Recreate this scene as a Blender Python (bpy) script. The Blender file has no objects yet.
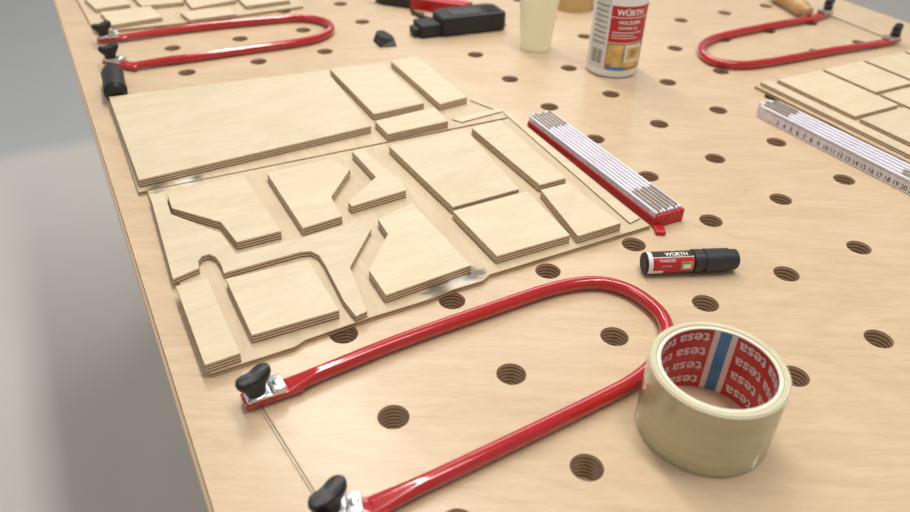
import bpy, bmesh, math, random
from mathutils import Matrix, Vector
random.seed(4)
bpy.context.scene.view_settings.view_transform='Standard'
# ------------------------------------------------------------------ survey
# camera solved from the 96 mm bench-hole grid (metres, table top is z = 0)
CF=759.25
C=Vector((-0.14176,-0.33642,0.40179))
R=Matrix(((0.88491418,-0.46480021,0.02979353),(-0.25063146,-0.52913138,-0.8106811),(0.39256944,0.70991601,-0.58472942)))
RT=R.transposed()
def W(u,v,z=0.0):
    d=RT@Vector(((u-455)/CF,(v-256)/CF,1)); s=(z-C.z)/d.z
    p=C+d*s
    return Vector((p.x,p.y,z))
cd=bpy.data.cameras.new("camera"); cam=bpy.data.objects.new("camera",cd)
bpy.context.collection.objects.link(cam)
m=RT@Matrix(((1,0,0),(0,-1,0),(0,0,-1)))
cam.matrix_world=Matrix.Translation(C)@m.to_4x4()
cd.sensor_width=36; cd.lens=CF*36/910; cd.clip_start=0.01
cd.dof.use_dof=True; cd.dof.focus_distance=0.66; cd.dof.aperture_fstop=5.6
bpy.context.scene.camera=cam

# ------------------------------------------------------------------ materials
def nmat(name):
    mt=bpy.data.materials.new(name); mt.use_nodes=True
    nt=mt.node_tree; b=nt.nodes['Principled BSDF']; return mt,nt,b
def simple(name,col,rough=0.5,metal=0.0,noise=0.06,nscale=60,coat=0.0,trans=0.0,sss=0.0,bump=0.0,alpha=1.0):
    mt,nt,b=nmat(name)
    tc=nt.nodes.new('ShaderNodeTexCoord'); n=nt.nodes.new('ShaderNodeTexNoise'); n.inputs['Scale'].default_value=nscale
    n.inputs['Detail'].default_value=4
    nt.links.new(tc.outputs['Object'],n.inputs['Vector'])
    r=nt.nodes.new('ShaderNodeValToRGB')
    r.color_ramp.elements[0].color=(*[c*(1-noise*2) for c in col],1); r.color_ramp.elements[1].color=(*[min(1,c*(1+noise*2)) for c in col],1)
    r.color_ramp.elements[0].position=.25; r.color_ramp.elements[1].position=.75
    nt.links.new(n.outputs['Fac'],r.inputs['Fac']); nt.links.new(r.outputs['Color'],b.inputs['Base Color'])
    b.inputs['Roughness'].default_value=rough; b.inputs['Metallic'].default_value=metal; b.inputs['Alpha'].default_value=alpha
    b.inputs['Coat Weight'].default_value=coat; b.inputs['Transmission Weight'].default_value=trans
    if sss: b.inputs['Subsurface Weight'].default_value=sss; b.inputs['Subsurface Scale'].default_value=0.004
    return mt
def ply(name,c0,c1,e0,e1,layer,rough=0.5,rot=0.0,rnd=0.12,stains=(),fg=.45,flame=.36):
    mt,nt,b=nmat(name); L=nt.links.new; N=nt.nodes.new
    g=N('ShaderNodeNewGeometry'); mp=N('ShaderNodeMapping'); mp.inputs['Rotation'].default_value=(0,0,rot)
    L(g.outputs['Position'],mp.inputs['Vector'])
    oi=N('ShaderNodeObjectInfo'); 
    ad=N('ShaderNodeVectorMath'); ad.operation='ADD'
    cm=N('ShaderNodeCombineXYZ'); mu=N('ShaderNodeMath'); mu.operation='MULTIPLY'; mu.inputs[1].default_value=7.3
    L(oi.outputs['Random'],mu.inputs[0]); L(mu.outputs[0],cm.inputs['Z']); L(mu.outputs[0],cm.inputs['X'])
    L(mp.outputs[0],ad.inputs[0]); L(cm.outputs[0],ad.inputs[1])
    def noise(sc,scale,det,dist=0):
        m2=N('ShaderNodeMapping'); m2.inputs['Scale'].default_value=sc; L(ad.outputs[0],m2.inputs['Vector'])
        n=N('ShaderNodeTexNoise'); n.inputs['Scale'].default_value=scale; n.inputs['Detail'].default_value=det; n.inputs['Distortion'].default_value=dist
        L(m2.outputs[0],n.inputs['Vector']); return n
    big=noise((1,2.4,1),3.0,4,1.4)
    mm=N('ShaderNodeMath'); mm.operation='MULTIPLY'; mm.inputs[1].default_value=6; L(big.outputs['Fac'],mm.inputs[0])
    fr=N('ShaderNodeMath'); fr.operation='PINGPONG'; fr.inputs[1].default_value=0.5; L(mm.outputs[0],fr.inputs[0])
    fine=noise((14,150,14),1.0,5,.4)
    pore=noise((90,900,90),1.0,2)
    s1=N('ShaderNodeMath'); s1.operation='MULTIPLY_ADD'; s1.inputs[1].default_value=flame
    L(fr.outputs[0],s1.inputs[0])
    s0=N('ShaderNodeMath'); s0.operation='MULTIPLY'; s0.inputs[1].default_value=fg; L(fine.outputs['Fac'],s0.inputs[0]); L(s0.outputs[0],s1.inputs[2])
    s2=N('ShaderNodeMath'); s2.operation='MULTIPLY_ADD'; s2.inputs[1].default_value=0.42; L(pore.outputs['Fac'],s2.inputs[0]); L(s1.outputs[0],s2.inputs[2])
    rp=N('ShaderNodeValToRGB'); rp.color_ramp.elements[0].position=.32; rp.color_ramp.elements[1].position=.74
    rp.color_ramp.elements[0].color=(*c0,1); rp.color_ramp.elements[1].color=(*c1,1); L(s2.outputs[0],rp.inputs['Fac'])
    face=rp.outputs[0]
    for (sx,sy,sr,col) in stains:
        dv=N('ShaderNodeVectorMath'); dv.operation='DISTANCE'; dv.inputs[1].default_value=(sx,sy,.004)
        L(g.outputs['Position'],dv.inputs[0])
        m3=N('ShaderNodeMapping'); m3.inputs['Scale'].default_value=(60,160,60); m3.inputs['Rotation'].default_value=(0,0,.35); L(g.outputs['Position'],m3.inputs['Vector'])
        n=N('ShaderNodeTexNoise'); n.inputs['Scale'].default_value=1; n.inputs['Detail'].default_value=6; n.inputs['Roughness'].default_value=.6; n.inputs['Distortion'].default_value=.8; L(m3.outputs[0],n.inputs['Vector'])
        a=N('ShaderNodeMath'); a.operation='MULTIPLY_ADD'; a.inputs[1].default_value=sr*2.4; L(n.outputs['Fac'],a.inputs[0]); L(dv.outputs['Value'],a.inputs[2])
        mr=N('ShaderNodeMapRange'); mr.interpolation_type='SMOOTHSTEP'; mr.inputs['From Min'].default_value=sr*1.35; mr.inputs['From Max'].default_value=sr*2.2; mr.inputs['To Min'].default_value=.8; mr.inputs['To Max'].default_value=0
        L(a.outputs[0],mr.inputs['Value'])
        mz=N('ShaderNodeMix'); mz.data_type='RGBA'; mz.inputs['B'].default_value=(*col,1); L(mr.outputs[0],mz.inputs['Factor']); L(face,mz.inputs['A']); face=mz.outputs['Result']
    sp=N('ShaderNodeSeparateXYZ'); L(g.outputs['Position'],sp.inputs[0])
    ml=N('ShaderNodeMath'); ml.operation='MULTIPLY'; ml.inputs[1].default_value=1/layer; L(sp.outputs['Z'],ml.inputs[0])
    pp=N('ShaderNodeMath'); pp.operation='PINGPONG'; pp.inputs[1].default_value=1.0; L(ml.outputs[0],pp.inputs[0])
    re=N('ShaderNodeValToRGB'); re.color_ramp.elements[0].position=.33; re.color_ramp.elements[1].position=.48
    re.color_ramp.elements[0].color=(*e0,1); re.color_ramp.elements[1].color=(*e1,1); L(pp.outputs[0],re.inputs['Fac'])
    sn=N('ShaderNodeSeparateXYZ'); L(g.outputs['True Normal'],sn.inputs[0])
    ab=N('ShaderNodeMath'); ab.operation='ABSOLUTE'; L(sn.outputs['Z'],ab.inputs[0])
    gt=N('ShaderNodeMath'); gt.operation='GREATER_THAN'; gt.inputs[1].default_value=.85; L(ab.outputs[0],gt.inputs[0])
    mx=N('ShaderNodeMix'); mx.data_type='RGBA'; L(gt.outputs[0],mx.inputs['Factor']); L(re.outputs[0],mx.inputs['A']); L(face,mx.inputs['B'])
    hs=N('ShaderNodeHueSaturation'); L(mx.outputs['Result'],hs.inputs['Color'])
    v=N('ShaderNodeMath'); v.operation='MULTIPLY_ADD'; v.inputs[1].default_value=rnd; v.inputs[2].default_value=1-rnd/2
    L(oi.outputs['Random'],v.inputs[0]); L(v.outputs[0],hs.inputs['Value'])
    L(hs.outputs[0],b.inputs['Base Color']); b.inputs['Roughness'].default_value=rough
    bp=N('ShaderNodeBump'); bp.inputs['Strength'].default_value=.12; bp.inputs['Distance'].default_value=.0003
    L(fine.outputs['Fac'],bp.inputs['Height']); L(bp.outputs[0],b.inputs['Normal'])
    return mt
DK=(.06,.05,.045); WS=(.84,.82,.78)
M={}
M['bench']=ply('bench_birch',(.60,.435,.275),(.75,.575,.39),(.22,.12,.06),(.70,.50,.32),.0018,.28,0.5,0,(),.45,.26)
M['kit']=ply('kit_birch',(.67,.545,.365),(.79,.67,.485),(.13,.075,.035),(.76,.60,.41),.00135,.5,0.0,.08,(),.4,.34)
M['kitb']=ply('kit_birch_cross',(.58,.455,.295),(.71,.58,.395),(.12,.07,.035),(.66,.50,.32),.00135,.5,1.57,.06,
 [(-.062,.380,.018,WS),(-.088,.380,.017,DK),(-.050,.379,.010,DK),(.112,.114,.020,WS),(.088,.110,.016,DK),(.128,.116,.014,DK)])
M['red']=simple('red_enamel',(.48,.006,.010),.14,0,.03,80,.8)
M['black']=simple('black_plastic',(.010,.010,.011),.42,0,.1,90,.0)
M['blackm']=simple('black_matte',(.016,.016,.018),.6,0,.1,90)
M['greycap']=simple('anthracite_plastic',(.03,.03,.033),.42,0,.06,90)
M['chrome']=simple('zinc_plate',(.70,.70,.71),.33,1,.03,60)
M['steel']=simple('blade_steel',(.05,.05,.055),.5,.3,.05,200)
M['rsteel']=simple('joint_steel',(.36,.29,.23),.35,.6,.1,150)
M['gap']=simple('gap_shade_grey',(.11,.10,.12),.6,0,.05,90)  # dark colour standing in for the shade between ruler slats
M['beech']=simple('beech_handle',(.55,.33,.14),.4,0,.1,40,.3)
M['white']=simple('white_lacquer',(.90,.89,.88),.35,0,.02,50)
M['slat']=simple('lilac_white_lacquer',(.77,.73,.81),.4,0,.03,50)
M['redp']=simple('red_print',(.52,.015,.02),.35,0,.03,50)
M['redg']=simple('glossy_red_label',(.55,.03,.035),.3,0,.03,50,.5)
M['blueg']=simple('glossy_blue_label',(.04,.26,.55),.3,0,.03,50,.5)
M['bluep']=simple('blue_print',(.03,.24,.52),.35,0,.03,50)
M['whitep']=simple('white_print',(.84,.82,.79),.4,0,.01,50)
M['blackp']=simple('black_print',(.02,.02,.02),.4,0,.01,50)
M['greyp']=simple('dark_grey_print',(.07,.065,.07),.4,0,.01,50)
M['brownp']=simple('brown_print',(.42,.24,.10),.4,0,.2,60)
M['yellowp']=simple('ochre_print',(.70,.46,.15),.4,0,.2,60)
M['card']=simple('cardboard_core',(.86,.80,.66),.7,0,.04,80)
M['masking']=simple('masking_tape',(.60,.40,.18),.6,0,.03,80)
M['leg']=simple('table_leg_pine',(.5,.36,.2),.6,0,.08,20)
M['cup']=simple('milky_plastic',(.98,.95,.74),.25,0,.005,20,.5,0,.2,0,.5)
M['wedge']=simple('wedge_plastic',(.012,.012,.013),.5,0,.1,90)
def tapefilm():
    mt,nt,b=nmat('amber_tape_film'); L=nt.links.new; N=nt.nodes.new
    tc=N('ShaderNodeTexCoord'); mp=N('ShaderNodeMapping'); mp.inputs['Scale'].default_value=(6,6,160); L(tc.outputs['Object'],mp.inputs['Vector'])
    n=N('ShaderNodeTexNoise'); n.inputs['Scale'].default_value=1; n.inputs['Detail'].default_value=4; L(mp.outputs[0],n.inputs['Vector'])
    r=N('ShaderNodeValToRGB'); r.color_ramp.elements[0].position=.3; r.color_ramp.elements[1].position=.7
    r.color_ramp.elements[0].color=(.86,.73,.41,1); r.color_ramp.elements[1].color=(.95,.85,.55,1)
    L(n.outputs['Fac'],r.inputs['Fac'])
    L(r.outputs[0],b.inputs['Base Color']); b.inputs['Roughness'].default_value=.14; b.inputs['Alpha'].default_value=.62
    b.inputs['Subsurface Weight'].default_value=.5; b.inputs['Subsurface Scale'].default_value=.008
    gl=N('ShaderNodeBsdfGlossy'); gl.inputs['Roughness'].default_value=.04
    fz=N('ShaderNodeFresnel'); fz.inputs['IOR'].default_value=1.5
    mx=N('ShaderNodeMixShader'); L(fz.outputs[0],mx.inputs[0]); L(b.outputs[0],mx.inputs[1]); L(gl.outputs[0],mx.inputs[2])
    out=[x for x in nt.nodes if x.type=='OUTPUT_MATERIAL'][0]; L(mx.outputs[0],out.inputs['Surface'])
    return mt
M['tape']=tapefilm()
def ringmat():
    mt,nt,b=nmat('wound_tape_edge'); L=nt.links.new; N=nt.nodes.new
    tc=N('ShaderNodeTexCoord'); w=N('ShaderNodeTexWave'); w.wave_type='RINGS'; w.rings_direction='Z'; w.inputs['Scale'].default_value=170; w.inputs['Distortion'].default_value=.5
    L(tc.outputs['Object'],w.inputs['Vector'])
    r=N('ShaderNodeValToRGB'); r.color_ramp.elements[0].color=(.76,.65,.38,1); r.color_ramp.elements[1].color=(.98,.93,.74,1)
    L(w.outputs['Fac'],r.inputs['Fac']); L(r.outputs[0],b.inputs['Base Color']); b.inputs['Roughness'].default_value=.2
    b.inputs['Alpha'].default_value=.85; b.inputs['Subsurface Weight'].default_value=.4; b.inputs['Subsurface Scale'].default_value=.005; b.inputs['Coat Weight'].default_value=1
    return mt
M['ring']=ringmat()
def floormat():
    mt,nt,b=nmat('sealed_concrete'); L=nt.links.new; N=nt.nodes.new
    g=N('ShaderNodeNewGeometry'); sp=N('ShaderNodeSeparateXYZ'); L(g.outputs['Position'],sp.inputs[0])
    n=N('ShaderNodeTexNoise'); n.inputs['Scale'].default_value=2.5; n.inputs['Detail'].default_value=6; L(g.outputs['Position'],n.inputs['Vector'])
    r=N('ShaderNodeValToRGB'); r.color_ramp.elements[0].color=(.60,.565,.53,1); r.color_ramp.elements[1].color=(.66,.625,.59,1); L(n.outputs['Fac'],r.inputs['Fac'])
    r2=N('ShaderNodeValToRGB'); r2.color_ramp.elements[0].color=(.42,.44,.445,1); r2.color_ramp.elements[1].color=(.47,.49,.495,1); L(n.outputs['Fac'],r2.inputs['Fac'])
    gt=N('ShaderNodeMapRange'); gt.interpolation_type='SMOOTHSTEP'; gt.inputs['From Min'].default_value=2.35; gt.inputs['From Max'].default_value=2.5; L(sp.outputs['Y'],gt.inputs['Value'])
    lt=N('ShaderNodeMath'); lt.operation='LESS_THAN'; lt.inputs[1].default_value=1.3; L(sp.outputs['X'],lt.inputs[0])
    mu=N('ShaderNodeMath'); mu.operation='MULTIPLY'; L(gt.outputs[0],mu.inputs[0]); L(lt.outputs[0],mu.inputs[1])
    mx=N('ShaderNodeMix'); mx.data_type='RGBA'; L(mu.outputs[0],mx.inputs['Factor']); L(r.outputs[0],mx.inputs['A']); L(r2.outputs[0],mx.inputs['B'])
    L(mx.outputs['Result'],b.inputs['Base Color']); b.inputs['Roughness'].default_value=.3
    return mt
M['floor']=floormat()

# ------------------------------------------------------------------ builders
def root(name,loc,label,cat,group=None):
    o=bpy.data.objects.new(name,None); o.empty_display_size=.02; o.location=loc
    bpy.context.collection.objects.link(o); o['label']=label; o['category']=cat
    if group: o['group']=group
    return o
def add(name,verts,faces,mats,fm=None,parent=None,smooth=False,label=None,cat=None,group=None,kind=None,origin=None):
    verts=[Vector(v) for v in verts]
    xs=[v.x for v in verts]; ys=[v.y for v in verts]; zs=[v.z for v in verts]
    o0=Vector(origin) if origin else Vector(((min(xs)+max(xs))/2,(min(ys)+max(ys))/2,min(zs)))
    me=bpy.data.meshes.new(name); me.from_pydata([v-o0 for v in verts],[],faces)
    if not isinstance(mats,list): mats=[mats]
    for mm in mats: me.materials.append(mm)
    if fm: me.polygons.foreach_set('material_index',fm)
    me.validate()
    b=bmesh.new(); b.from_mesh(me); bmesh.ops.recalc_face_normals(b,faces=b.faces); b.to_mesh(me); b.free()
    if smooth:
        me.polygons.foreach_set('use_smooth',[True]*len(me.polygons)); me.set_sharp_from_angle(angle=math.radians(38))
    ob=bpy.data.objects.new(name,me); bpy.context.collection.objects.link(ob)
    if parent:
        ob.parent=parent; ob.location=o0-parent.location
    else: ob.location=o0
    if label: ob['label']=label
    if cat: ob['category']=cat
    if group: ob['group']=group
    if kind: ob['kind']=kind
    return ob
class G:
    def __init__(s): s.v=[];s.f=[];s.m=[]
    def add(s,v,f,mi=0):
        n=len(s.v); s.v+=[Vector(x) for x in v]; s.f+=[[i+n for i in q] for q in f]; s.m+=[mi]*len(f) if isinstance(mi,int) else mi; return s
    def put(s,name,mats,**k): return add(name,s.v,s.f,mats,s.m,**k)
def bm_out(b,mat=None):
    if mat is not None: bmesh.ops.transform(b,matrix=mat,verts=b.verts)
    b.verts.ensure_lookup_table(); v=[x.co.copy() for x in b.verts]; f=[[x.index for x in q.verts] for q in b.faces]; b.free(); return v,f
def box(sx,sy,sz,bev=0.0,mat=None,seg=2):
    b=bmesh.new(); bmesh.ops.create_cube(b,size=1); bmesh.ops.scale(b,vec=(sx,sy,sz),verts=b.verts)
    if bev: bmesh.ops.bevel(b,geom=b.edges[:],offset=bev,segments=seg,affect='EDGES',profile=.5)
    b.verts.index_update(); return bm_out(b,mat)
def lathe(prof,n=32,mat=None,close=False,rf=None):
    v=[];f=[]
    for r,z in prof:
        for k in range(n):
            a=2*math.pi*k/n; q=r*(rf(a) if rf else 1); v.append(Vector((q*math.cos(a),q*math.sin(a),z)))
    P=len(prof)
    for i in range(P if close else P-1):
        j=(i+1)%P
        for k in range(n):
            k2=(k+1)%n; f.append([i*n+k,i*n+k2,j*n+k2,j*n+k])
    if not close:
        if prof[0][0]>1e-6: f.append(list(range(n))[::-1])
        if prof[-1][0]>1e-6: f.append([(P-1)*n+k for k in range(n)])
    if mat is not None: v=[mat@x for x in v]
    return v,f
def prism(pts,z0,z1,inset=0.0):
    n=len(pts); v=[Vector((p[0],p[1],z0)) for p in pts]+[Vector((p[0],p[1],z1)) for p in pts]
    f=[list(range(n))[::-1],[n+i for i in range(n)]]+[[i,(i+1)%n,n+(i+1)%n,n+i] for i in range(n)]
    return v,f
def axis(p,q):
    d=(Vector(q)-Vector(p)).normalized(); return Matrix.Translation(p)@d.to_track_quat('Z','Y').to_matrix().to_4x4()
def sweep(path,r,n=16,rz=None,cap=True,radii=None):
    v=[];f=[];P=len(path); up=Vector((0,0,1))
    for i,p in enumerate(path):
        a=path[max(0,i-1)]; b=path[min(P-1,i+1)]; t=(b-a).normalized(); s=t.cross(up).normalized(); u2=s.cross(t)
        rr,rzz=(radii[i] if radii else (r,rz or r))
        for k in range(n):
            an=2*math.pi*k/n; v.append(p+s*rr*math.cos(an)+u2*rzz*math.sin(an))
    for i in range(P-1):
        for k in range(n):
            k2=(k+1)%n; f.append([i*n+k,i*n+k2,(i+1)*n+k2,(i+1)*n+k])
    if cap: f.append(list(range(n))[::-1]); f.append([(P-1)*n+k for k in range(n)])
    return v,f
def catmull(pts,sub=8):
    out=[]; P=[pts[0]*2-pts[1]]+pts+[pts[-1]*2-pts[-2]]
    for i in range(1,len(P)-2):
        p0,p1,p2,p3=P[i-1:i+3]
        for k in range(sub):
            t=k/sub; out.append(.5*((2*p1)+(p2-p0)*t+(2*p0-5*p1+4*p2-p3)*t*t+(3*p1-p0-3*p2+p3)*t**3))
    out.append(pts[-1]); return out
def text(s,size,step=0.0,bold=0.0):
    cu=bpy.data.curves.new('t','FONT'); cu.body=s; cu.size=size; cu.align_x='CENTER'; cu.align_y='CENTER'; cu.offset=bold; cu.resolution_u=3
    o=bpy.data.objects.new('t',cu); bpy.context.collection.objects.link(o)
    dg=bpy.context.evaluated_depsgraph_get(); me=bpy.data.meshes.new_from_object(o.evaluated_get(dg))
    b=bmesh.new(); b.from_mesh(me); bpy.data.objects.remove(o); bpy.data.meshes.remove(me)
    bmesh.ops.triangulate(b,faces=b.faces[:])
    if step:
        xs=[v.co.x for v in b.verts]; x=min(xs)+step
        while x<max(xs):
            bmesh.ops.bisect_plane(b,geom=b.verts[:]+b.edges[:]+b.faces[:],plane_co=(x,0,0),plane_no=(1,0,0)); x+=step
    b.verts.index_update(); return bm_out(b)
def patch(c,r,z0,z1,a0,a1,n=None):
    n=n or max(2,int((a1-a0)/.08)); v=[];f=[]
    for i in range(n+1):
        a=a0+(a1-a0)*i/n
        for z in (z0,z1): v.append(Vector((c[0]+r*math.cos(a),c[1]+r*math.sin(a),z)))
    for i in range(n): f.append([2*i,2*i+2,2*i+3,2*i+1])
    return v,f
GRP='laser-cut plywood model parts'

# ------------------------------------------------------------------ setting
add('floor',[(-5,-4,-.9),(7,-4,-.9),(7,9,-.9),(-5,9,-.9)],[[0,1,2,3]],M['floor'],kind='structure')

# ------------------------------------------------------------------ workbench
X0,X1,Y0,Y1,TH=-.132,1.118,-.228,1.60,.024
CH=.003
bench=root('workbench',(.49,.68,-.9),'large birch plywood workbench top drilled with a grid of dog holes','workbench')
g=G(); h=.048; n=32; rt,rb=.0113,.0106
NI,J0,J1=11,-1,15
for i in range(NI):
    for j in range(J0,J1+1):
        cx,cy=i*.096,j*.096; V=[];F=[]
        for k in range(n):
            a=2*math.pi*k/n; c,s=math.cos(a),math.sin(a); q=h/max(abs(c),abs(s))
            V+= [(cx+q*c,cy+q*s,0),(cx+rt*c,cy+rt*s,0),(cx+rb*c,cy+rb*s,-.0007),(cx+rb*c,cy+rb*s,-TH),(cx+q*c,cy+q*s,-TH)]
        for k in range(n):
            a,b=5*k,5*((k+1)%n)
            for t in range(4): F.append([a+t,b+t,b+t+1,a+t+1])
        g.add(V,F)
gx0,gx1,gy0,gy1=-h,(NI-1)*.096+h,J0*.096-h,J1*.096+h
for z in (0,-TH):
    xl=X0+CH if z==0 else X0
    for (a,b,c,d) in ((xl,Y0,gx0,Y1),(gx1,Y0,X1,Y1),(gx0,Y0,gx1,gy0),(gx0,gy1,gx1,Y1)):
        g.add([(a,b,z),(c,b,z),(c,d,z),(a,d,z)],[[0,1,2,3]])
g.add([(X0+CH,Y0,0),(X1,Y0,0),(X1,Y1,0),(X0+CH,Y1,0),(X0,Y0,-TH),(X1,Y0,-TH),(X1,Y1,-TH),(X0,Y1,-TH),(X0,Y0,-CH),(X0,Y1,-CH)],[[0,1,5,4,8],[1,2,6,5],[2,3,9,7,6],[9,8,4,7],[3,0,8,9]])
b=bmesh.new(); vs=[b.verts.new(v) for v in g.v]
for f in g.f:
    b.faces.new([vs[i] for i in f])
bmesh.ops.remove_doubles(b,verts=b.verts,dist=1e-5); b.verts.index_update()
v,f=bm_out(b)
add('tabletop',v,f,M['bench'],parent=bench)
for (lx,ly) in ((.05,-.144),(.93,-.144),(.05,1.4),(.93,1.4)):
    v,f=box(.08,.08,.9-TH,.003,Matrix.Translation((lx,ly,-.9+(.9-TH)/2))); add('leg',v,f,M['leg'],parent=bench)

# ------------------------------------------------------------------ plywood kit
ZB,ZT=.0045,.0132
def sheet(pts,z0,z1,mat,label,name='plywood_sheet',cat='plywood sheet'):
    v,f=prism(pts,z0,z1); return add(name,v,f,mat,label=label,cat=cat,group=GRP)
def piece(px,label,mat='kit',z0=ZB+.0001,z1=ZT):
    pts=[W(u,v,z1) for u,v in px]
    return sheet([(p.x,p.y) for p in pts],z0,z1,M[mat],label,'plywood_part','plywood part')
sheet([(-.104,.093),(-.04,.094),(-.03,.098),(.03,.101),(.08,.101),(.10,.104),(.13,.104),(.14,.109),(.318,.110),(.3185,.368),(-.1,.374),(-.1,.3)],.0002,ZB,M['kitb'],'thin laser-cut birch sheet carrying cut parts beside the red saw')
sheet([(-.108,.376),(.314,.372),(.315,.48),(.313,.586),(-.105,.612)],.0002,ZB,M['kitb'],'thin laser-cut birch sheet under a large blank panel')
piece([(109,97),(326,70),(371,126),(139,180)],'large rectangular birch plywood panel on the thin sheet')
piece([(330,69),(383,63),(424,103),(374,114)],'small rectangular birch plywood part beside the large panel')
piece([(391,61),(416,56),(467,97),(440,104)],'narrow rectangular birch plywood strip')
piece([(375,121),(434,107),(448,121),(388,134)],'short birch plywood strip below small rectangles')
piece([(389,146),(465,129),(519,189),(453,207)],'rectangular birch plywood part next to the folding ruler')
piece([(453,211),(527,191),(570,235),(497,256)],'square birch plywood part at the sheet edge')
piece([(472,128),(500,120),(566,178),(540,185)],'long narrow birch plywood strip beside the folding ruler')
piece([(541,190),(568,183),(621,223),(578,236)],'small rectangular birch plywood part near the sheet corner')
piece([(167,193),(243,175),(281,231),(237,242),(221,222),(172,208)],'angular notched birch plywood part')
piece([(267,173),(329,159),(350,169),(331,197),(342,216),(303,228)],'five-sided birch plywood part with slanted edge')
piece([(352,151),(362,149),(402,181),(406,190),(352,206),(348,202),(376,177)],'birch plywood part with pointed end')
piece([(226,279),(308,260),(339,310),(252,335)],'square birch plywood part with rough laser edges')
piece([(378,219),(412,203),(471,265),(386,295),(369,270),(388,234)],'irregular birch plywood part with clipped corners')
piece([(176,286),(207,278),(240,353),(205,365)],'upright birch plywood strip at the sheet corner')
piece([(150,195),(164,193),(171,214),(221,233),(236,254),(283,242),(304,237),(345,225),(362,220),(371,229),(350,267),(367,311),(356,316),(344,301),(325,264),(319,255),(311,251),(300,252),(224,273),(221,264),(216,257),(209,254),(202,256),(198,261),(199,268),(173,279)],'branching birch plywood frame part with rounded notch','kit',z1=.0105)
piece([(503,112),(512,114),(640,218),(630,223)],'long thin birch rail along the ruler','kit',z1=.006)
piece([(470,100),(490,106),(503,111),(462,122),(452,119),(494,109)],'curved birch offcut at sheet corner','kit',z1=.006)

def sheetpx(px,z,label):
    pts=[W(u,v,z) for u,v in px]; return sheet([(p.x,p.y) for p in pts],.0002,z,M['kitb'],label)
sheetpx([(70,-14),(270,-32),(303,6),(190,22),(95,32)],ZB,'thin laser-cut birch sheet behind the red fret saw')
for q in ([(84,-2),(118,-8),(130,4),(96,9)],[(100,12),(150,6),(162,17),(112,25)],[(128,-8),(168,-14),(184,2),(142,6)],[(176,-12),(214,-17),(236,0),(192,8)],[(180,12),(226,6),(236,14),(190,20)],[(222,-18),(262,-22),(290,0),(246,6)]):
    piece(q,'small rectangular birch plywood part behind the red fret saw',z1=.0108)
def rect(x0,y0,x1,y1): return [(x0,y0),(x1,y0),(x1,y1),(x0,y1)]
p=W(755,86,.004)
kx,ky=p.x,p.y
sheet([(kx,ky-.32),(kx+.42,ky-.32),(kx+.42,ky+.0),(kx,ky)],.0002,ZB,M['kitb'],'thin laser-cut birch sheet behind the folding ruler')
def kp(x0,y0,x1,y1,lab,mat='kit'):
    v,f=prism(rect(kx+x0,ky-y0,kx+x1,ky-y1),ZB+.0001,.0098); add('plywood_part',v,f,M[mat],label=lab,cat='plywood part',group=GRP)
kp(.006,.003,.022,.31,'long narrow birch plywood rail beside the folding ruler')
kp(.034,.006,.115,.13,'rectangular birch plywood part beside the folding ruler')
kp(.034,.138,.115,.30,'rectangular birch plywood part beside the folding ruler')
kp(.123,.006,.20,.09,'square birch plywood part on the far sheet')
kp(.123,.098,.20,.22,'rectangular birch plywood part on the far sheet')
kp(.208,.006,.29,.15,'rectangular birch plywood part on the far sheet')
kp(.298,.006,.40,.15,'rectangular birch plywood part on the far sheet')
kp(.208,.158,.40,.30,'rectangular birch plywood part on the far sheet')

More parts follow.
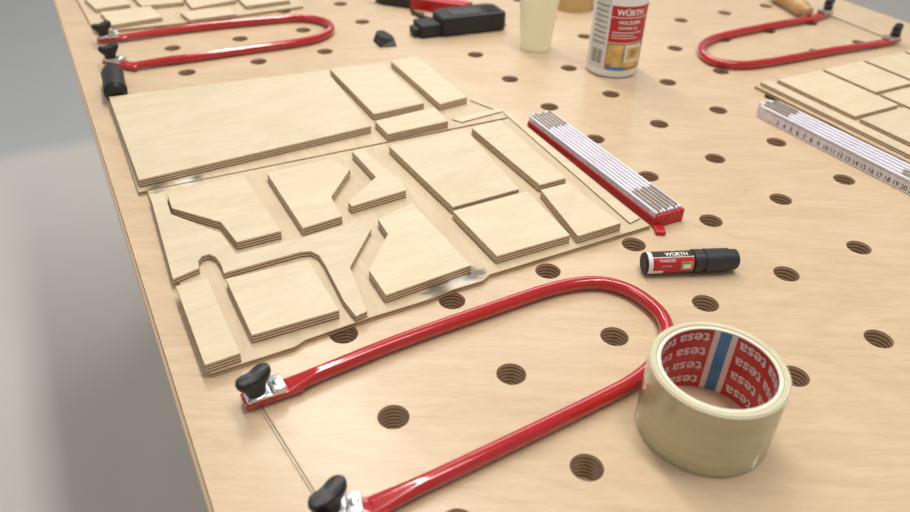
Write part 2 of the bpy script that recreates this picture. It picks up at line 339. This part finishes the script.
# ------------------------------------------------------------------ fret saws
def saw(px,A,B,Hp,label,hmat,kA,kB,hl=.10,z=.0063):
    path=[W(u,v,z) for u,v in px]; A=W(*A,.004); B=W(*B,.004)
    c=(A+B)/2; rt_=root('fret_saw',(c.x,c.y,0),label,'fret saw','red fret saws')
    pts=catmull(path,8); n=len(pts)
    rad=[]
    for i in range(n):
        e=min(i,n-1-i)/6; t=min(1,e); rad.append((.0058+.0022*(1-t),.0058-.0028*(1-t)))
    g=G(); v,f=sweep(pts,.0058,18,radii=rad); g.add(v,f)
    for P0,K in ((pts[0],kA),(pts[-1],kB)):
        k=W(*K,.004); d=(k-P0); ang=math.atan2(d.y,d.x)
        v,f=box(d.length+.020,.015,.005,.0015,Matrix.Translation(((P0.x+k.x)/2,(P0.y+k.y)/2,.0055))@Matrix.Rotation(ang,4,'Z')); g.add(v,f)
    g.put('frame',[M['red']],parent=rt_,smooth=True,label='red enamelled tubular U-shaped frame')
    for P0,K in ((pts[0],kA),(pts[-1],kB)):
        k=W(*K,.004); d=(P0-k); ang=math.atan2(d.y,d.x); T=Matrix.Translation((k.x,k.y,0))@Matrix.Rotation(ang,4,'Z')
        g=G()
        v,f=box(.028,.015,.0028,.0008,T@Matrix.Translation((.006,0,.0096))); g.add(v,f)
        v,f=box(.010,.015,.004,.0010,T@Matrix.Translation((.0150,0,.0125))); g.add(v,f)
        v,f=lathe([(.0032,.0140),(.0032,.0152),(.0024,.0157)],16,T@Matrix.Translation((.0150,0,0))); g.add(v,f)
        v,f=lathe([(.0086,.0108),(.0086,.0118),(.0080,.0122)],24,T); g.add(v,f)
        g.put('blade_clamp',[M['chrome']],parent=rt_,smooth=True,label='bright flat steel blade clamp with screw')
        T2=Matrix.Translation((k.x,k.y,0))@Matrix.Rotation(math.radians(205),4,'Z')
        def wing_r(a,t):
            c=abs(math.cos(a)); return (1-t)*.0072+t*(.0062+.0078*c**3.0)
        V=[];F=[];nn_=56
        lv=[(.0122,0,1),(.0165,0,1.04),(.0180,.35,1.02),(.0198,.85,1.0),(.0222,1.0,1.0),(.0248,1.0,.99),(.0262,1.0,.95),(.0268,.98,.85)]
        for z_,t_,s_ in lv:
            for q in range(nn_):
                a=2*math.pi*q/nn_; r_=wing_r(a,t_)*s_; lift=.0024*abs(math.cos(a))**3*(1 if z_>.0185 else 0)
                V.append(T2@Vector((r_*math.cos(a),r_*math.sin(a),z_+lift)))
        for i_ in range(len(lv)-1):
            for q in range(nn_):
                q2=(q+1)%nn_; F.append([i_*nn_+q,i_*nn_+q2,(i_+1)*nn_+q2,(i_+1)*nn_+q])
        V.append(T2@Vector((0,0,.0262))); 
        for q in range(nn_): F.append([(len(lv)-1)*nn_+q,(len(lv)-1)*nn_+(q+1)%nn_,len(V)-1])
        F.append(list(range(nn_))[::-1])
        add('wing_nut',V,F,[M['black']],parent=rt_,smooth=True,label='black plastic wing knob')
    kA3,kB3=W(*kA,.0035),W(*kB,.0035); d=(kB3-kA3); an=math.atan2(d.y,d.x)
    v,f=box(d.length,.0004,.0014,0,Matrix.Translation((kA3+kB3)/2)@Matrix.Rotation(an,4,'Z')); 
    add('saw_blade',v,f,M['steel'],parent=rt_,label='thin dark steel fret saw blade')
    h0=W(*Hp[0],.0150); h1=W(*Hp[1],.0150); d=(h1-h0).normalized(); 
    T=axis(h0,h0+d)
    prof=[(.004,-.012),(.0075,-.010),(.0075,0),(.010,.004),(.0125,.012),(.0118,.03),(.0105,.045),(.0118,.065),(.0132,.085),(.012,hl-.004),(.006,hl),(0,hl)]
    if hl<.09: prof=[(.004,-.012),(.0085,-.010),(.0085,0),(.0115,.003),(.0135,.010),(.0128,hl*.45),(.0140,hl*.8),(.0135,hl-.004),(.009,hl),(0,hl)]
    v,f=lathe(prof,24,T); add('handle',v,f,M[hmat],parent=rt_,smooth=True,label='black plastic handle' if hmat=='black' else 'turned beech handle')
saw([(288,386),(330,369),(400,341),(500,306),(545,291),(575,284),(602,283),(628,290),(650,304),(664,320),(667,340),(655,362),(633,381),(600,399),(520,438),(440,476),(372,507)],
    (262,392),(325,500),((330,530),(360,590)),'red tubular fret saw with black wing nuts beside the plywood sheet','black',(257,399),(330,516))
saw([(120,37),(200,27),(270,20),(300,18),(322,21),(331,28),(322,36),(300,42),(230,52),(180,59),(132,65)],
    (103,36),(112,62),((112,72),(119,110)),'red tubular fret saw with black handle near the bench edge','black',(105,40),(112,63),.070)
saw([(877,43),(820,53),(770,62),(740,65),(716,62),(704,55),(702,46),(712,39),(735,33),(770,26),(812,18)],
    (893,38),(822,14),((806,10),(760,-16)),'red tubular fret saw with turned wooden handle','beech',(893,41),(826,14),.10)

# ------------------------------------------------------------------ folding rulers
def ruler(x,y,ang,wid,Ln,label,numbers,redside):
    rt_=root('folding_ruler',(x,y,0),label,'folding ruler','folding rulers')
    T=Matrix.Translation((x,y,.0002))@Matrix.Rotation(ang,4,'Z')
    n=7 if redside else 5; p=wid/n; H=.0155; sw=.78 if redside else .70
    for i in range(n):
        g=G(); lr=.0035; st=0 if redside else .003*(i%2); ex=.004*(i%2)
        v,f=box(p*sw,Ln-lr+ex,H,.0005,T@Matrix.Translation((p*(i+.5),Ln/2+lr/2+st+ex/2,H/2)),1); g.add(v,f,0)
        v,f=box(p*1.0,lr,H*.86,.0003,T@Matrix.Translation((p*(i+.5),lr/2+st,H*.44)),1); g.add(v,f,1)
        g.put('slat',[M['slat'],M['redp'] if redside else M['slat']],parent=rt_)
    for i in range(n-1):
        v,f=box(p*(1-sw)*.95,Ln-.01,H*.72,0,T@Matrix.Translation((p*(i+1),Ln/2,H*.38)),1); add('gap_shade',v,f,[M['gap']],parent=rt_,label='dark grey strip painting the shade between slats')  # strip added to darken the gap like shade, not a ruler part
        for yy in (.025,Ln-.020):
            Lp=.040 if yy<.1 else .036
            dy=.003*(i%2)
            v,f=box(p*.58,Lp,.0022,.0004,T@Matrix.Translation((p*(i+1),yy+dy,H+.0002)),1)
            add('joint_plate',v,f,[M['rsteel']],parent=rt_,label='long brownish steel folding joint plate')
    g=G()
    X_=-.0003+p*(1-sw)/2
    def onface(v,yy,zz,s=1):
        return [T@Vector((X_,yy-q.x*s,zz+q.y*s)) for q in v]
    k=0; yy=Ln-.012
    step=.001*2
    while yy>.012:
        ln=.0045 if k%5==0 else .0026
        g.add([T@Vector((X_,yy-.00022,H-.0008)),T@Vector((X_,yy+.00022,H-.0008)),T@Vector((X_,yy+.00022,H-.0008-ln)),T@Vector((X_,yy-.00022,H-.0008-ln))],[[0,1,2,3]])
        yy-=step; k+=1
    if numbers:
        for q in range(1,22):
            yy=Ln-.012-.01*q
            if yy<.012: break
            v,f=text(str(q+1),.0078,0,.0001); g.add(onface(v,yy,.0052),f)
    g.put('scale_marking',[M['greyp']],parent=rt_,label='printed millimetre scale')
    if redside:
        v,f=box(.0014,Ln-.001,.0095,.0003,T@Matrix.Translation((-.0004,Ln/2,.0049)),1)
        add('red_slat',v,f,M['redp'],parent=rt_,label='red outer edge strip')
        v,f=box(.010,.014,.004,.0015,T@Matrix.Translation((.000,-.006,.0022))@Matrix.Rotation(-.5,4,'Z'))
        add('red_tip',v,f,M['redp'],parent=rt_,label='small red end tab')
    if not redside:
        for yy in (.02,Ln-.022):
            v,f=lathe([(.0042,0),(.0042,.0008),(.002,.0012),(0,.0012)],20,T@Matrix.Translation((X_+.0008,yy,H/2))@Matrix.Rotation(-math.pi/2,4,'Y'))
            add('rivet',v,f,[M['chrome']],parent=rt_,smooth=True)
ruler(.3240,.1085,-.012,.0335,.236,'folded white ruler with red ends beside the plywood sheet',False,True)
ruler(.611,.017,.026,.035,.236,'folded white folding ruler with black numerals beside plywood parts',True,False)

# ------------------------------------------------------------------ tape roll
tc=Vector((.1895,-.1015)); TR=.0455; TI=.0378; TH2=.057
rt_=root('packing_tape_roll',(tc.x,tc.y,0),'roll of clear amber packing tape with red printed core','tape roll')
T=Matrix.Translation((tc.x,tc.y,.0003))
prof=[(TI+.0025,0.001),(TI+.0035,0),(TR-.0012,0),(TR,.0012),(TR,TH2-.0012),(TR-.0012,TH2),(TI+.0035,TH2),(TI+.0025,TH2-.001)]
v,f=lathe(prof,96,T,True); nn=96
fm=[]
for i in range(8): fm+=[1 if i in (5,4,6) else 0]*nn
add('tape_winding',v,f,[M['tape'],M['ring']],fm,parent=rt_,smooth=True,label='glossy translucent amber tape winding',origin=(tc.x,tc.y,.0003))
prof=[(TI,0),(TI+.0024,0),(TI+.0024,TH2-.0008),(TI,TH2-.0008)]
v,f=lathe(prof,96,T,True); add('cardboard_core',v,f,M['card'],parent=rt_,smooth=True)
a0=math.radians(38); ri=TI-.0002
g=G(); bw=math.radians(6.0); ww=math.radians(6)
def lab(a,b,mi):
    v,f=patch(tc,ri,.0008,TH2-.0015,a,b); g.add(v,f,mi)
lab(a0-bw,a0+bw,1); lab(a0+bw,a0+bw+ww,2); lab(a0-bw-ww,a0-bw,2)
lab(a0+bw+ww,a0+math.pi*.98,0); lab(a0-math.pi*.98,a0-bw-ww,0)
tv,tf=text('tesa',.0130,.0016,.00018)
for row in range(4):
    for k in range(4):
        for s in (-1,1):
            ac=a0+s*(bw+ww+math.radians(21)+k*math.radians(40)); zz=.0078+row*.0136
            sg=-1
            g.add([Vector((tc.x+(ri-.0003)*math.cos(ac-sg*q.x*1.1/ri),tc.y+(ri-.0003)*math.sin(ac-sg*q.x*1.1/ri),zz+sg*q.y)) for q in tv],tf,2)
g.put('core_label',[M['redg'],M['blueg'],M['whitep']],parent=rt_,label='glossy red label with white lettering and blue band')

# ------------------------------------------------------------------ marker pen
mr=.0106
ma=W(643,263,mr); mb=W(736,259,mr); d=(mb-ma); Lm=d.length; d.normalize(); T=axis(ma,mb)
rt_=root('marker_pen',((ma.x+mb.x)/2,(ma.y+mb.y)/2,0),'short thick marker pen with red label and black stepped cap','marker pen')
v,f=lathe([(0,0),(mr-.0022,0),(mr-.0010,.0012),(mr-.0010,Lm*.51),(mr-.002,Lm*.515),(mr-.002,Lm*.53)],36,T); add('barrel',v,f,M['blackm'],parent=rt_,smooth=True)
v,f=lathe([(mr-.0010,Lm*.515),(mr,Lm*.52),(mr,Lm*.60),(mr-.0010,Lm*.605),(mr-.0010,Lm*.635),(mr,Lm*.64),(mr-.0002,Lm*.90),(mr-.0012,Lm*.905),(mr-.0014,Lm*.985),(mr-.0026,Lm),(0,Lm)],36,T)
add('cap',v,f,M['greycap'],parent=rt_,smooth=True,label='black stepped plastic cap')
hv=Vector((d.y,-d.x,0)); 
if hv.dot(C-ma)<0: hv=-hv
def onm(x,y,r): 
    ph=math.radians(40)+y/r; return ma+d*x+(hv*math.cos(ph)+Vector((0,0,1))*math.sin(ph))*r
g=G(); ml_=mr-.0009
def mp(x0,x1,y0,y1,mi,r=ml_):
    n=14; v=[];f=[]
    for i in range(n+1):
        y=y0+(y1-y0)*i/n; v+=[onm(x0,y,r),onm(x1,y,r)]
    for i in range(n): f.append([2*i,2*i+1,2*i+3,2*i+2])
    g.add(v,f,mi)
x1=Lm*.505
mp(.002,x1,-.02,.018,1); mp(.002,x1,-.0145,.0034,0,ml_+.0001); mp(.002,.006,-.0145,.012,2,ml_+.0002); mp(.006,x1,.0034,.0040,2,ml_+.0002)
mp(.002,.016,-.0145,-.0090,2,ml_+.0002)
tv,tf=text('WÜRTH',.0056,0,.00018); g.add([onm(.028+q.x,.0067+q.y,ml_+.0004) for q in tv],tf,2)
tv,tf=text('MARKER',.0038); g.add([onm(.019+q.x,.0002+q.y,ml_+.0004) for q in tv],tf,2)
tv,tf=text('1-4 mm',.0030); g.add([onm(.018+q.x,-.0044+q.y,ml_+.0004) for q in tv],tf,2)
mp(.031,.042,-.009,-.0005,3,ml_+.0003); mp(.033,.040,-.0075,-.0035,2,ml_+.0004)
g.put('printed_label',[M['redp'],M['blackp'],M['whitep'],M['brownp']],parent=rt_,label='red, white and black printed label')

# ------------------------------------------------------------------ bottle
bc=W(611,69,0); br=.0355
rt_=root('glue_bottle',(bc.x,bc.y,0),'white plastic glue bottle with printed label','bottle')
T=Matrix.Translation((bc.x,bc.y,.0003))
v,f=lathe([(0,0),(br-.004,0),(br-.001,.002),(br,.006),(br,.145),(br-.003,.158),(br-.012,.170),(.016,.176),(.014,.180)],48,T)
add('bottle_body',v,f,M['white'],parent=rt_,smooth=True)
v,f=lathe([(.0165,.177),(.0165,.192),(.012,.196),(.007,.215),(.0035,.235),(0,.236)],32,T); add('nozzle_cap',v,f,M['redp'],parent=rt_,smooth=True,label='red nozzle cap')
fa=math.atan2(C.y-bc.y,C.x-bc.x)+.22
g=G()
def bl(x0,x1,z0,z1,mi,dr=.0002):
    v,f=patch(bc,br+dr,z0,z1,fa+x0/br,fa+x1/br); g.add(v,f,mi)
def bt(s,size,x,z,mi,dr=.0006,bold=0.0):
    tv,tf=text(s,size,.003,bold); g.add([Vector((bc.x+(br+dr)*math.cos(fa+(x+q.x)/br),bc.y+(br+dr)*math.sin(fa+(x+q.x)/br),z+q.y)) for q in tv],tf,mi)
bl(-.018,.042,.050,.098,0)
bt('WÜRTH',.0100,.008,.0895,1,.0006,.0004); bl(-.018,.042,.0828,.0838,1,.0004)
bt('HOLZLEIM',.0062,.008,.0770,1,.0006,.0002); bt('EXPRESS D3',.0050,.007,.0695,1,.0006,.0001); bl(-.014,.028,.063,.0642,1,.0004); bl(-.014,.016,.0595,.0605,1,.0004); bl(-.014,.022,.056,.057,1,.0004)
bl(-.018,.042,.012,.049,2); bl(-.016,.004,.020,.047,3,.0004); bl(.007,.034,.022,.047,1,.0004); bl(.010,.031,.026,.043,3,.0006); bl(-.010,.026,.0165,.0235,3,.0006)
bl(-.014,.010,.012,.0165,4,.0008); bl(.014,.022,.030,.040,2,.0008)
bl(-.046,-.0195,.012,.110,6,.0002); bl(-.043,-.021,.016,.040,1,.0004)
for k in range(7): bl(-.041+k*.0028,-.041+k*.0028+(.0015 if k%3 else .0009),.018,.038,5,.0006)
for k in range(8): bl(-.043,-.022,.046+k*.007,.0472+k*.007,5,.0004)
g.put('bottle_label',[M['redp'],M['whitep'],M['brownp'],M['yellowp'],M['bluep'],M['blackp'],simple('grey_print',(.70,.69,.67),.4)],parent=rt_,label='red, brown and grey printed label')

# ------------------------------------------------------------------ plastic cup
cc=W(535,48,0); T=Matrix.Translation((cc.x,cc.y,.0003))
v,f=lathe([(0,.0015),(.020,.0015),(.0210,.0),(.0222,.001),(.030,.095),(.0312,.096),(.0312,.098),(.0292,.098),(.0212,.003),(0,.003)],40,T)
add('plastic_cup',v,f,M['cup'],smooth=True,label='translucent pale yellow plastic cup behind the glue bottle',cat='cup')

# ------------------------------------------------------------------ masking tape roll
kc=W(572,6,0); T=Matrix.Translation((kc.x,kc.y,.0003))
v,f=lathe([(.024,0),(.036,0),(.036,.03),(.024,.03)],48,T,True); 
add('masking_tape_roll',v,f,M['masking'],smooth=True,label='roll of tan masking tape behind the bottle',cat='tape roll')

# ------------------------------------------------------------------ black power adapter and cable
p0=W(424,41,0); p1=W(508,31,0); d=p1-p0; an=math.atan2(d.y,d.x); Lb=d.length
rt_=root('power_adapter',((p0.x+p1.x)/2,(p0.y+p1.y)/2,0),'black plastic power adapter block with short cable','power adapter')
T=Matrix.Translation((p0.x,p0.y,.0003))@Matrix.Rotation(an,4,'Z')
v,f=prism([(Lb*.22,.004),(Lb*.94,.002),(Lb*1.0,.010),(Lb*.99,.050),(Lb*.9,.058),(Lb*.3,.056),(Lb*.22,.046)],0,.027)
b_=bmesh.new(); vs=[b_.verts.new(x) for x in v]; [b_.faces.new([vs[i] for i in q]) for q in f]
bmesh.ops.bevel(b_,geom=b_.edges[:],offset=.0022,segments=2,affect='EDGES'); b_.verts.index_update(); v,f=bm_out(b_,T)
g=G(); g.add(v,f)
v,f=box(Lb*.26,.036,.019,.002,T@Matrix.Translation((Lb*.12,.026,.0095)),3); g.add(v,f)
v,f=box(.014,.022,.012,.002,T@Matrix.Translation((-.003,.026,.007))); g.add(v,f)
for k in range(5):
    v,f=box(.0025,.030,.0012,.0004,T@Matrix.Translation((Lb*(.80+.03*k),.029,.0274)),1); g.add(v,f)
g.put('adapter_body',[M['blackm']],parent=rt_,smooth=True)
v,f=box(Lb*.34,.026,.0006,.0001,T@Matrix.Translation((Lb*.55,.029,.0274)),1); add('rating_plate',v,f,simple('dark_grey_label',(.035,.035,.04),.5),parent=rt_)
cp=[T@Vector(q) for q in ((Lb*.30,.054,.009),(Lb*.28,.075,.005),(Lb*.22,.10,.003),(Lb*.2,.13,.003))]
v,f=sweep(catmull(cp,8),.0026,10); add('cable',v,f,M['black'],parent=rt_,smooth=True)

# ------------------------------------------------------------------ utility knife
p0=W(470,12,.006); p1=W(398,2,.006); d=(p1-p0); an=math.atan2(d.y,d.x); Lk=d.length
rt_=root('utility_knife',((p0.x+p1.x)/2,(p0.y+p1.y)/2,0),'red and black utility knife lying behind the adapter','utility knife')
T=Matrix.Translation((p0.x,p0.y,.0003))@Matrix.Rotation(an,4,'Z')
def pr(pts,z0,z1): 
    v,f=prism(pts,z0,z1); return [T@x for x in v],f
v,f=pr([(0,-.012),(.02,-.014),(.06,-.010),(.10,-.012),(.105,0),(.10,.008),(.05,.010),(.01,.010)],0,.018); add('grip',v,f,M['redp'],parent=rt_,label='red grip')
v,f=pr([(.095,-.011),(.15,-.008),(.165,.002),(.15,.008),(.095,.008)],.001,.015); add('nose',v,f,M['black'],parent=rt_,label='black nose')
v,f=pr([(.16,-.002),(.185,.004),(.16,.006)],.006,.007); add('knife_blade',v,f,M['chrome'],parent=rt_)

# ------------------------------------------------------------------ small black wedge
q=[W(373,41),W(380,48),W(397,47),W(394,38),W(384,32),W(375,35)]
v,f=prism([(a.x,a.y) for a in q],.0003,.009)
cx=sum(a.x for a in q)/6; cy=sum(a.y for a in q)/6
hz=[.012,.013,.008,.006,.006,.009]
for i in range(6): v[6+i]=Vector((cx+(v[6+i].x-cx)*.72,cy+(v[6+i].y-cy)*.72,hz[i]))
f=[x for x in f if x!=[6,7,8,9,10,11]]+[[6,7,8],[6,8,9],[6,9,10],[6,10,11]]
add('plastic_wedge',v,f,M['wedge'],label='small black angular plastic wedge lying on the bench',cat='wedge')

# ------------------------------------------------------------------ light
w=bpy.data.worlds.new('world'); bpy.context.scene.world=w; w.use_nodes=True
bg=w.node_tree.nodes['Background']; bg.inputs[0].default_value=(.98,.975,.96,1); bg.inputs[1].default_value=.38
def area(name,loc,target,sx,sy,e,col):
    l=bpy.data.lights.new(name,'AREA'); l.shape='RECTANGLE'; l.size=sx; l.size_y=sy; l.energy=e; l.color=col
    o=bpy.data.objects.new(name,l); o.location=loc; o.rotation_euler=(Vector(target)-Vector(loc)).to_track_quat('-Z','Y').to_euler(); bpy.context.collection.objects.link(o)
area('ceiling_strip_light',(.55,1.2,2.4),(.55,1.19,0),.25,3.6,60,(1,.96,.89))
area('fill_light',(.75,-.4,2.4),(.5,.0,0),.3,.8,9,(1,.95,.88))
area('fill_light',(-1.2,1.0,2.6),(-.5,.4,0),.5,1.2,8,(1,.98,.95))  # added fill that brightens the floor on the left, no known fixture
area('fill_light',(2.1,3.3,2.4),(1.2,1.8,0),1.8,1.8,26,(1,.97,.93))  # added to lay a broad sheen on the bench top, no known fixture
